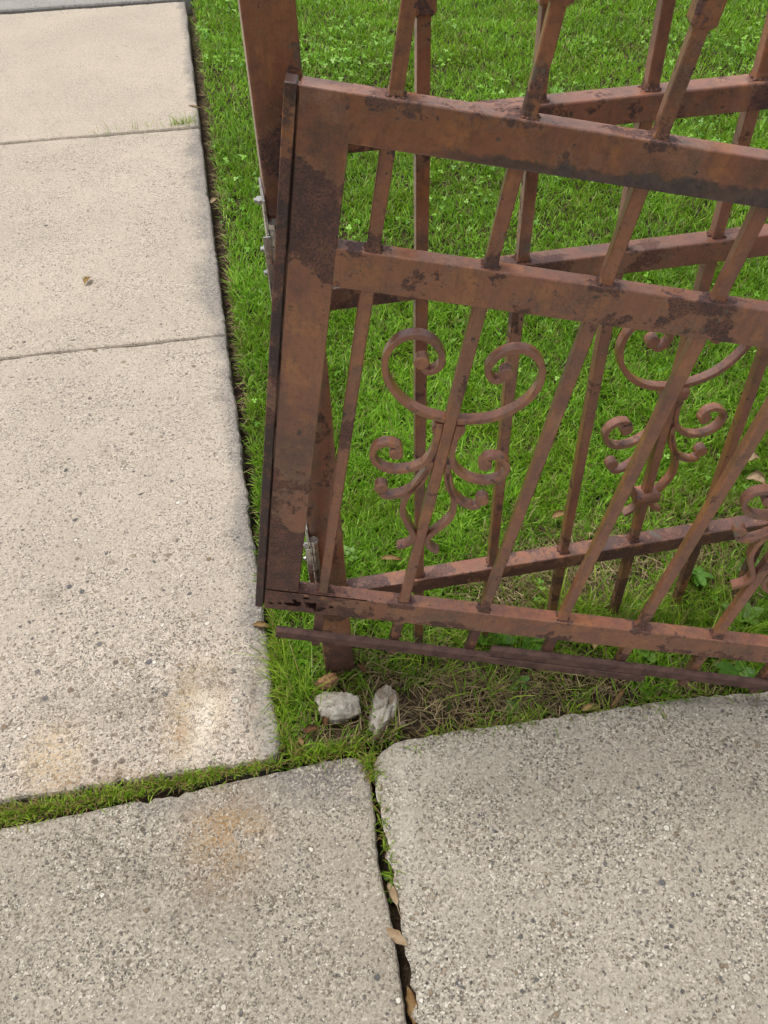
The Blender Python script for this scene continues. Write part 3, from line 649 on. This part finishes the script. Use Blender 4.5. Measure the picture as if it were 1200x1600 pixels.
th = blades('dry_thatch', x, y, soil_z(x, y) + rng.uniform(.003, .022, n), rng.uniform(.012, .048, n), rng.uniform(.0009, .0020, n), rng.uniform(0, 6.28, n), rng.uniform(.70, 1.05, n), rng.uniform(.0, .5, n), straws(n) * np.where(rng.random((n, 1)) < .4, .45, .95), M_straw)
tag(th, 'dry straw coloured dead grass lying on the soil', 'dry grass', kind='stuff')

# short grass growing in the joint between pavement and walk
def strip(name, segs, label, cat, hh=(.012, .028), dry=.25):
    X_, Y_ = [], []
    for (a, b, wd, n) in segs:
        a = np.array(G(*a)); b = np.array(G(*b)); s = rng.random(n)[:, None]; q = a + (b - a) * s
        tg = (b - a) / np.linalg.norm(b - a); q = q + np.array([-tg[1], tg[0]])[None] * rng.normal(0, wd / 2.4, n)[:, None]
        X_.append(q[:, 0]); Y_.append(q[:, 1])
    X_ = np.concatenate(X_); Y_ = np.concatenate(Y_); n = len(X_)
    o = blades(name, X_, Y_, np.full(n, -.010) + rng.uniform(-.006, .006, n), rng.uniform(*hh, n), rng.uniform(.0013, .0027, n), rng.uniform(0, 6.28, n), np.clip(rng.normal(.3, .25, n), 0, .9), rng.uniform(.1, .8, n), greens(n, dry) * np.array([1.15, .92, 1.0]), M_grass)
    tag(o, label, cat, kind='stuff'); return o
strip('joint_grass', [((-60, 1286), (60, 1262), .026, 900), ((60, 1262), (180, 1240), .022, 900), ((180, 1240), (258, 1222), .017, 480), ((286, 1219), (342, 1206), .017, 480), ((346, 1207), (440, 1189), .010, 330), ((258, 1224), (290, 1218), .010, 120)], 'short mossy grass growing in the joint between pavement and walk', 'grass', (.009, .024), .38)
strip('joint_weeds', [((266, 196), (306, 192), .022, 110), ((150, 209), (260, 199), .006, 40)], 'small grass tuft growing from the joint between two pale slabs', 'grass', (.03, .075), .2)
strip('gap_grass', [((572, 1182), (586, 1215), .014, 220), ((586, 1215), (604, 1330), .008, 80), ((604, 1330), (618, 1390), .008, 50)], 'short grass rooted in the gap between the two walk slabs', 'grass', (.012, .030), .3)
strip('edge_grass', [((432, 1000), (447, 1170), .016, 520), ((455, 1180), (565, 1166), .014, 340), ((412, 900), (432, 1000), .012, 200), ((650, 1152), (850, 1122), .012, 170), ((870, 1116), (1190, 1076), .012, 150)], 'ragged grass along the concrete edges round the gate foot', 'grass', (.018, .045), .3)
strip('long_grass', [((860, 955), (1000, 985), .09, 420), ((1000, 985), (1180, 990), .09, 420), ((700, 1000), (830, 1010), .06, 200), ((640, 1010), (700, 1060), .05, 70), ((760, 1080), (900, 1075), .06, 35), ((660, 1110), (800, 1120), .05, 15), ((440, 1010), (480, 1120), .04, 160)], 'longer uncut grass under the gate', 'grass', (.05, .10), .1)

# clover and small broad leaves among the grass
def clover(n_, name):
    x, y = scatter(n_, -.9, 2.6, 1.0, 6.0)
    pt = vnoise(x, y, 2.3, 31) * .6 + vnoise(x, y, 6, 32) * .4
    keep = (rng.random(n_) < np.clip((pt - .44) * 4, .015, 1) * lawn_density(x, y) * np.interp(y, [1.0, 2.4, 3.4, 5, 7], [.05, .15, .8, .9, .5])); x, y = x[keep], y[keep]; N = len(x)
    z = soil_z(x, y) + rng.uniform(.026, .048, N); s = rng.uniform(.005, .0095, N) * (1 + np.clip((y - 2) / 8, 0, .4)); a0 = rng.uniform(0, 6.28, N)
    tx, ty = rng.normal(0, .35, N), rng.normal(0, .35, N)
    shape = np.array([(0, 0), (.45, .42), (.95, .46), (1.08, 0), (.95, -.46), (.45, -.42)])
    V = np.zeros((N, 3, 6, 3), np.float32)
    for l in range(3):
        a = a0 + l * 2.094; ca, sa = np.cos(a), np.sin(a)
        for i, (u, v) in enumerate(shape):
            dx = (u * ca - v * sa) * s; dy = (u * sa + v * ca) * s
            V[:, l, i] = np.stack([x + dx, y + dy, z + dx * tx + dy * ty + abs(v) * s * .25], 1)
    nf = N * 3; c = greens(N, 0) * np.array([1.1, 1.15, 1.9]) + np.array([.015, .03, .015])
    me = np_mesh(name, V.reshape(-1, 3), np.arange(nf * 6), np.arange(nf) * 6, None, np.repeat(c, 18, 0))
    return link(name, me, M_grass)
cl = clover(17000, 'clover'); tag(cl, 'clover leaves scattered through the lawn', 'clover', kind='stuff')

# ------------------------------------------------------------------ stones
t = NT('limestone'); C = t.coord()
c1 = t.mix(t.ss(t.noise(C, 35, 6, .65), .36, .66), (.58, .54, .47), (.36, .325, .27)); c1 = t.mix(t.ss(t.noise(C, 260, 4, .7), .54, .7, 0, .7), c1, (.20, .18, .15))
X, Y, Z = t.sep(C)
c1 = t.mix(t.ss(t.noise(C, 70, 7, .75), .50, .66, 0, .6), c1, (.27, .235, .18))
c1 = t.mix(t.math('MULTIPLY', t.ss(Z, .026, .000), t.ss(t.noise(C, 60, 6, .7), .35, .6)), c1, (.23, .13, .065))
c1 = t.mix(t.ss(t.noise(t.vmath('ADD', C, (3, 3, 3)), 45, 6, .7), .60, .66, 0, .75), c1, (.13, .115, .075))
t.principled(c1, .92, 0, t.bump(t.math('ADD', t.noise(C, 140, 6, .7), t.noise(C, 500, 3, .7)), .8, .003), .2); M_lime = t.m
t = NT('brown_stone'); C = t.coord(); c1 = t.mix(t.ss(t.noise(C, 60, 6, .65), .36, .64), (.33, .19, .095), (.17, .095, .05)); t.principled(c1, .9, 0, t.bump(t.noise(C, 200, 5, .7), .8, .002), .2); M_brown = t.m
def stone(px, py, size, rot, mat, label, seed, pits=0, zc=0.0, group=None, name='stone'):
    bm = bmesh.new(); bmesh.ops.create_icosphere(bm, subdivisions=5 if size[0] > .02 else 3, radius=1.0)
    rs = random.Random(seed); pp = []
    for _ in range(pits):
        a = rs.uniform(0, 6.28); e = rs.uniform(.45, 1.4); pp.append((Vector((math.cos(a) * math.cos(e), math.sin(a) * math.cos(e), math.sin(e))), rs.uniform(.18, .30)))
    planes = [Vector((rs.gauss(0, 1), rs.gauss(0, 1), rs.gauss(0, 1))).normalized() for _ in range(11)]
    for v in bm.verts:
        d = v.co.normalized(); r = 1.0
        for pl in planes:                                   # broken facets
            q = d.dot(pl)
            if q > .56: r = min(r, .56 / q * 1.24)
        r *= 1 + .14 * mnoise.noise(d * 1.9 + Vector((seed, 0, 0))) + .07 * mnoise.noise(d * 5 + Vector((0, seed, 0))) + .085 * mnoise.noise(d * 8) + .06 * mnoise.noise(d * 20) + .02 * mnoise.noise(d * 48)
        for c_, w_ in pp:
            q = (d - c_).length
            if q < w_: r -= .34 * (1 - (q / w_) ** 2)
        v.co = Vector((d.x * r * size[0], d.y * r * size[1], d.z * r * size[2]))
    x, y = G(px, py)
    o = link(name, bm_mesh(bm, name, True), mat); o.location = (x, y, float(soil_z(np.array([x]), np.array([y]))[0]) + size[2] * .30 + zc); o.rotation_euler = (R(rs.uniform(-8, 8)), R(rs.uniform(-8, 8)), R(rot))
    return tag(o, label, 'stone', group)
stone(528, 1104, (.056, .036, .036), 4, M_lime, 'whitish broken limestone lump lying flat, the wider of the two by the post foot', 3)
stone(598, 1113, (.032, .058, .032), -14, M_lime, 'pitted whitish stone with round hollows, upright next to the wider white lump', 8, 9)
stone(513, 1068, (.027, .015, .017), 28, M_brown, 'small brown stone just behind the wide white lump', 5, 0, .018)
stone(629, 1127, (.008, .006, .006), 10, M_lime, 'tiny pale pebble right of the pitted stone', 6)

# ------------------------------------------------------------------ fallen leaves and seeds
def mat_leaf(name, a, b):
    t = NT(name); C = t.coord(); X, Y, Z = t.sep(C)
    c = t.mix(t.ss(t.noise(C, 90, 5, .65), .35, .65), a, b)
    vein = t.n.new('ShaderNodeTexWave'); vein.inputs['Scale'].default_value = 130; vein.inputs['Distortion'].default_value = 3; t.put(vein.inputs['Vector'], C)
    c = t.mix(t.ss(vein.outputs['Fac'], .55, .95, 0, .3), c, tuple(q * .5 for q in b))
    t.principled(c, .7, 0, t.bump(vein.outputs['Fac'], .3, .0006), .3); return t.m
M_tan = mat_leaf('leaf_tan', (.52, .36, .17), (.34, .19, .07)); M_yel = mat_leaf('leaf_yellow', (.62, .47, .22), (.42, .29, .10))
M_brn = mat_leaf('leaf_brown', (.30, .16, .07), (.15, .075, .035)); M_pale = mat_leaf('leaf_pale', (.68, .54, .36), (.52, .37, .22))
def leaf_mesh(L, W, curl, bend, seed, tail=0.0, ragged=.12):
    rs = random.Random(seed); bm = bmesh.new(); n, k = 14, 6; rows = []
    ph = rs.uniform(0, 6)
    for i in range(n + 1):
        s = i / n
        if tail > 0: w = W * (.10 if s < tail else .10 + .90 * math.sin(math.pi * min(1, .06 + .94 * (s - tail) / (1 - tail))) ** .7)
        else: w = W * max(.04, math.sin(math.pi * s) ** .75 * (1.1 - .35 * s))
        row = []
        for j in range(k + 1):
            q = j / k * 2 - 1
            ww = w / 2 * (1 + ragged * math.sin(9 * s * 2 + ph + (3 if q > 0 else 0)) + rs.uniform(-ragged, ragged) * .4)
            y = q * ww
            row.append(bm.verts.new((s * L - L / 2, y, curl * (q * q) * w * .5 + bend * math.sin(math.pi * s) * L * .3 + .0008 * rs.uniform(-1, 1))))
        rows.append(row)
    for i in range(n):
        for j in range(k): bm.faces.new((rows[i][j], rows[i][j + 1], rows[i + 1][j + 1], rows[i + 1][j]))
    bmesh.ops.solidify(bm, geom=bm.faces[:], thickness=.0006)
    return bm_mesh(bm, 'leaf', True)
def leaf(px, py, L, W, rot, mat, label, z=None, curl=.5, bend=.3, tilt=(0, 0), seed=0, tail=0.0, cat='leaf', name='dead_leaf', group=None):
    x, y = G(px, py)
    if z is None: z = float(soil_z(np.array([x]), np.array([y]))[0]) + .012
    o = link(name, leaf_mesh(L, W, curl, bend, seed, tail), mat); o.location = (x, y, z); o.rotation_euler = (R(tilt[0]), R(tilt[1]), R(rot))
    return tag(o, label, cat, group)
leaf(138, 441, .045, .022, 75, M_yel, 'yellow curled leaf lying alone on the pale pavement', .006, .8, .3, seed=1)
leaf(409, 980, .040, .016, -12, M_tan, 'tan leaf on the pavement edge left of the gate corner', .004, .7, .2, seed=2)
leaf(304, 168, .07, .012, -32, M_tan, 'thin dry twig-like leaf at the pavement edge by the grass tuft', .004, .4, .1, seed=3)
leaf(332, 300, .050, .026, 70, M_pale, 'pale leaf in the dark gap beside the middle slab', -.035, .5, .2, seed=4)
leaf(1166, 733, .058, .042, 20, M_pale, 'pale crumpled leaf on the grass left of the right edge, the upper of two', .030, .9, .4, seed=5)
leaf(1176, 766, .050, .036, -30, M_pale, 'pale leaf seen through the small scroll at the right edge', .028, .9, .4, seed=6)
leaf(873, 818, .045, .022, 15, M_tan, 'tan leaf on the lawn above the fence bottom rail', .026, .6, .3, seed=7)
leaf(612, 886, .050, .016, -8, M_tan, 'tan strip of leaf on the lawn just above the near end of the bottom rail', .026, .5, .3, seed=8)
leaf(918, 1108, .028, .014, 25, M_yel, 'short tan leaf at the grey walk edge, left of the long one', .004, .6, .2, seed=9)
leaf(966, 1092, .060, .009, 48, M_tan, 'long narrow tan leaf pointing away from the grey walk edge', .006, .5, .25, seed=10)
leaf(487, 1144, .034, .018, 15, M_brn, 'brown leaf in the grass between the white lump and the pavement corner', .006, .8, .3, seed=11)
leaf(509, 1128, .026, .014, 80, M_brn, 'small dark brown leaf under the wide white lump', .004, .8, .3, seed=12)
leaf(765, 1035, .038, .008, -4, M_tan, 'narrow tan leaf on the soil under the lower slat', .010, .5, .2, seed=13)
leaf(927, 1020, .026, .015, 60, M_yel, 'yellowish leaf between lower slat and bottom rail of the gate', .030, .6, .3, seed=14)
leaf(1163, 922, .040, .026, 10, M_yel, 'yellow leaf in the grass near the right edge above the gate bottom rail', .030, .7, .4, seed=15)
leaf(470, 1160, .022, .010, 120, M_tan, 'small tan scrap at the pavement corner', .004, .6, .2, seed=16)
leaf(566, 1050, .030, .014, -60, M_brn, 'brown leaf in the dead grass right of the post foot', .012, .6, .3, seed=17)
leaf(617, 1408, .070, .0150, 108, M_pale, 'upper winged maple seed wedged in the gap between walk slabs', .002, .35, .10, (12, 8), 18, .38, 'seed', 'maple_seed', 'winged maple seeds in the gap')
leaf(621, 1466, .045, .0165, 140, M_pale, 'lower winged maple seed sticking out of the gap onto the left slab', .004, .5, .2, (-10, 0), 19, .12, 'seed', 'maple_seed', 'winged maple seeds in the gap')
leaf(642, 1570, .058, .019, 99, M_tan, 'brown rolled leaf deep in the slab gap at the bottom edge', -.006, .7, .12, (10, 0), 20)
leaf(600, 1255, .030, .008, 100, M_brn, 'brown leaf scrap near the top of the gap between walk slabs', -.010, .6, .2, seed=21)

# ------------------------------------------------------------------ broad-leaved weeds
def mat_weed(name, a, b):
    t = NT(name); C = t.coord(); c = t.mix(t.ss(t.noise(C, 40, 5, .6), .35, .65), a, b)
    p = t.principled(c, .42, 0, t.bump(t.noise(C, 120, 4, .6), .4, .001), .4)
    tr = t.n.new('ShaderNodeBsdfTranslucent'); t.put(tr.inputs[0], (.20, .38, .03)); mx = t.n.new('ShaderNodeMixShader'); mx.inputs[0].default_value = .3
    t.t.links.new(p.outputs[0], mx.inputs[1]); t.t.links.new(tr.outputs[0], mx.inputs[2]); t.t.links.new(mx.outputs[0], t.out.inputs[0]); return t.m
M_weed = mat_weed('weed_leaf', (.11, .26, .03), (.07, .18, .02)); M_weed2 = mat_weed('weed_leaf_pale', (.20, .36, .06), (.13, .27, .04))
def weed_leaf(L, W, seed):
    rs = random.Random(seed); bm = bmesh.new(); n, k = 8, 4; rows = []
    for i in range(n + 1):
        s = i / n; w = W * max(.05, math.sin(math.pi * (.04 + .93 * s)) ** .7); row = []
        for j in range(k + 1):
            q = j / k * 2 - 1
            row.append(bm.verts.new((s * L, q * w / 2 * (1 + .06 * rs.uniform(-1, 1)), abs(q) * w * .22 - .28 * s * s * L + .0015 * math.sin(s * 11 + q * 4))))
        rows.append(row)
    for i in range(n):
        for j in range(k): bm.faces.new((rows[i][j], rows[i][j + 1], rows[i + 1][j + 1], rows[i + 1][j]))
    return bm_mesh(bm, 'leaf', True)
def weed(px, py, L, W, n, label, seed, h=.02, mat=None, group='broad leaved weeds round the gate'):
    x, y = G(px, py); z = float(soil_z(np.array([x]), np.array([y]))[0]); rs = random.Random(seed)
    e = empty('broadleaf_weed', (x, y, z)); tag(e, label, 'weed', group); mat = mat or M_weed
    me = [weed_leaf(L, W, seed + q) for q in range(2)]
    bm = bmesh.new(); add_tube(bm, (0, 0, -.01), (0, 0, h), .0018, .0012, 6); link('stem', bm_mesh(bm), mat, e)
    for i in range(n):
        a = 2 * math.pi * i / n + rs.uniform(-.4, .4); el = rs.uniform(.15, .8)
        bm = None; o = link('leaf', me[i % 2], mat, e); o.location = (0, 0, h * rs.uniform(.3, 1)); o.rotation_euler = (rs.uniform(-.3, .3), -el, a); s = rs.uniform(.7, 1.15); o.scale = (s, s, s)
weed(772, 1004, .055, .034, 7, 'green broad leaved weed under the gate beside the third bar', 1)
weed(1160, 968, .050, .030, 6, 'pale green broad leaved weed above the gate bottom rail near the right edge', 2, .03, M_weed2)
weed(1150, 1052, .048, .026, 5, 'green broad leaved weed between bottom rail and lower slat near the right edge', 3, .025)
weed(1010, 1022, .030, .018, 5, 'small pale weed under the gate in the middle of the lower slat', 4, .02, M_weed2)
weed(835, 1006, .050, .034, 5, 'broad green weed between the third and fourth gate bars under the rail', 12, .03)
weed(812, 1062, .022, .014, 5, 'small weed on the dry soil below the slat overlap', 5, .012)
weed(800, 1102, .026, .016, 6, 'small weed near the grey walk edge on the bare soil', 6, .012)
weed(1085, 905, .040, .024, 6, 'leafy weed against the fence bottom rail behind the gate', 7, .03)
weed(1175, 880, .036, .022, 5, 'leafy weed by the scroll at the right edge', 8, .03)
weed(545, 870, .032, .020, 5, 'bright weed right of the post above the bottom rails', 9, .03, M_weed2)
weed(607, 1352, .012, .009, 4, 'tiny round leaved seedling in the slab gap, the upper one', 10, .014, M_weed2, 'seedlings in the slab gap')
weed(612, 1384, .010, .008, 4, 'tiny round leaved seedling in the slab gap, just above the maple seeds', 11, .012, M_weed2, 'seedlings in the slab gap')
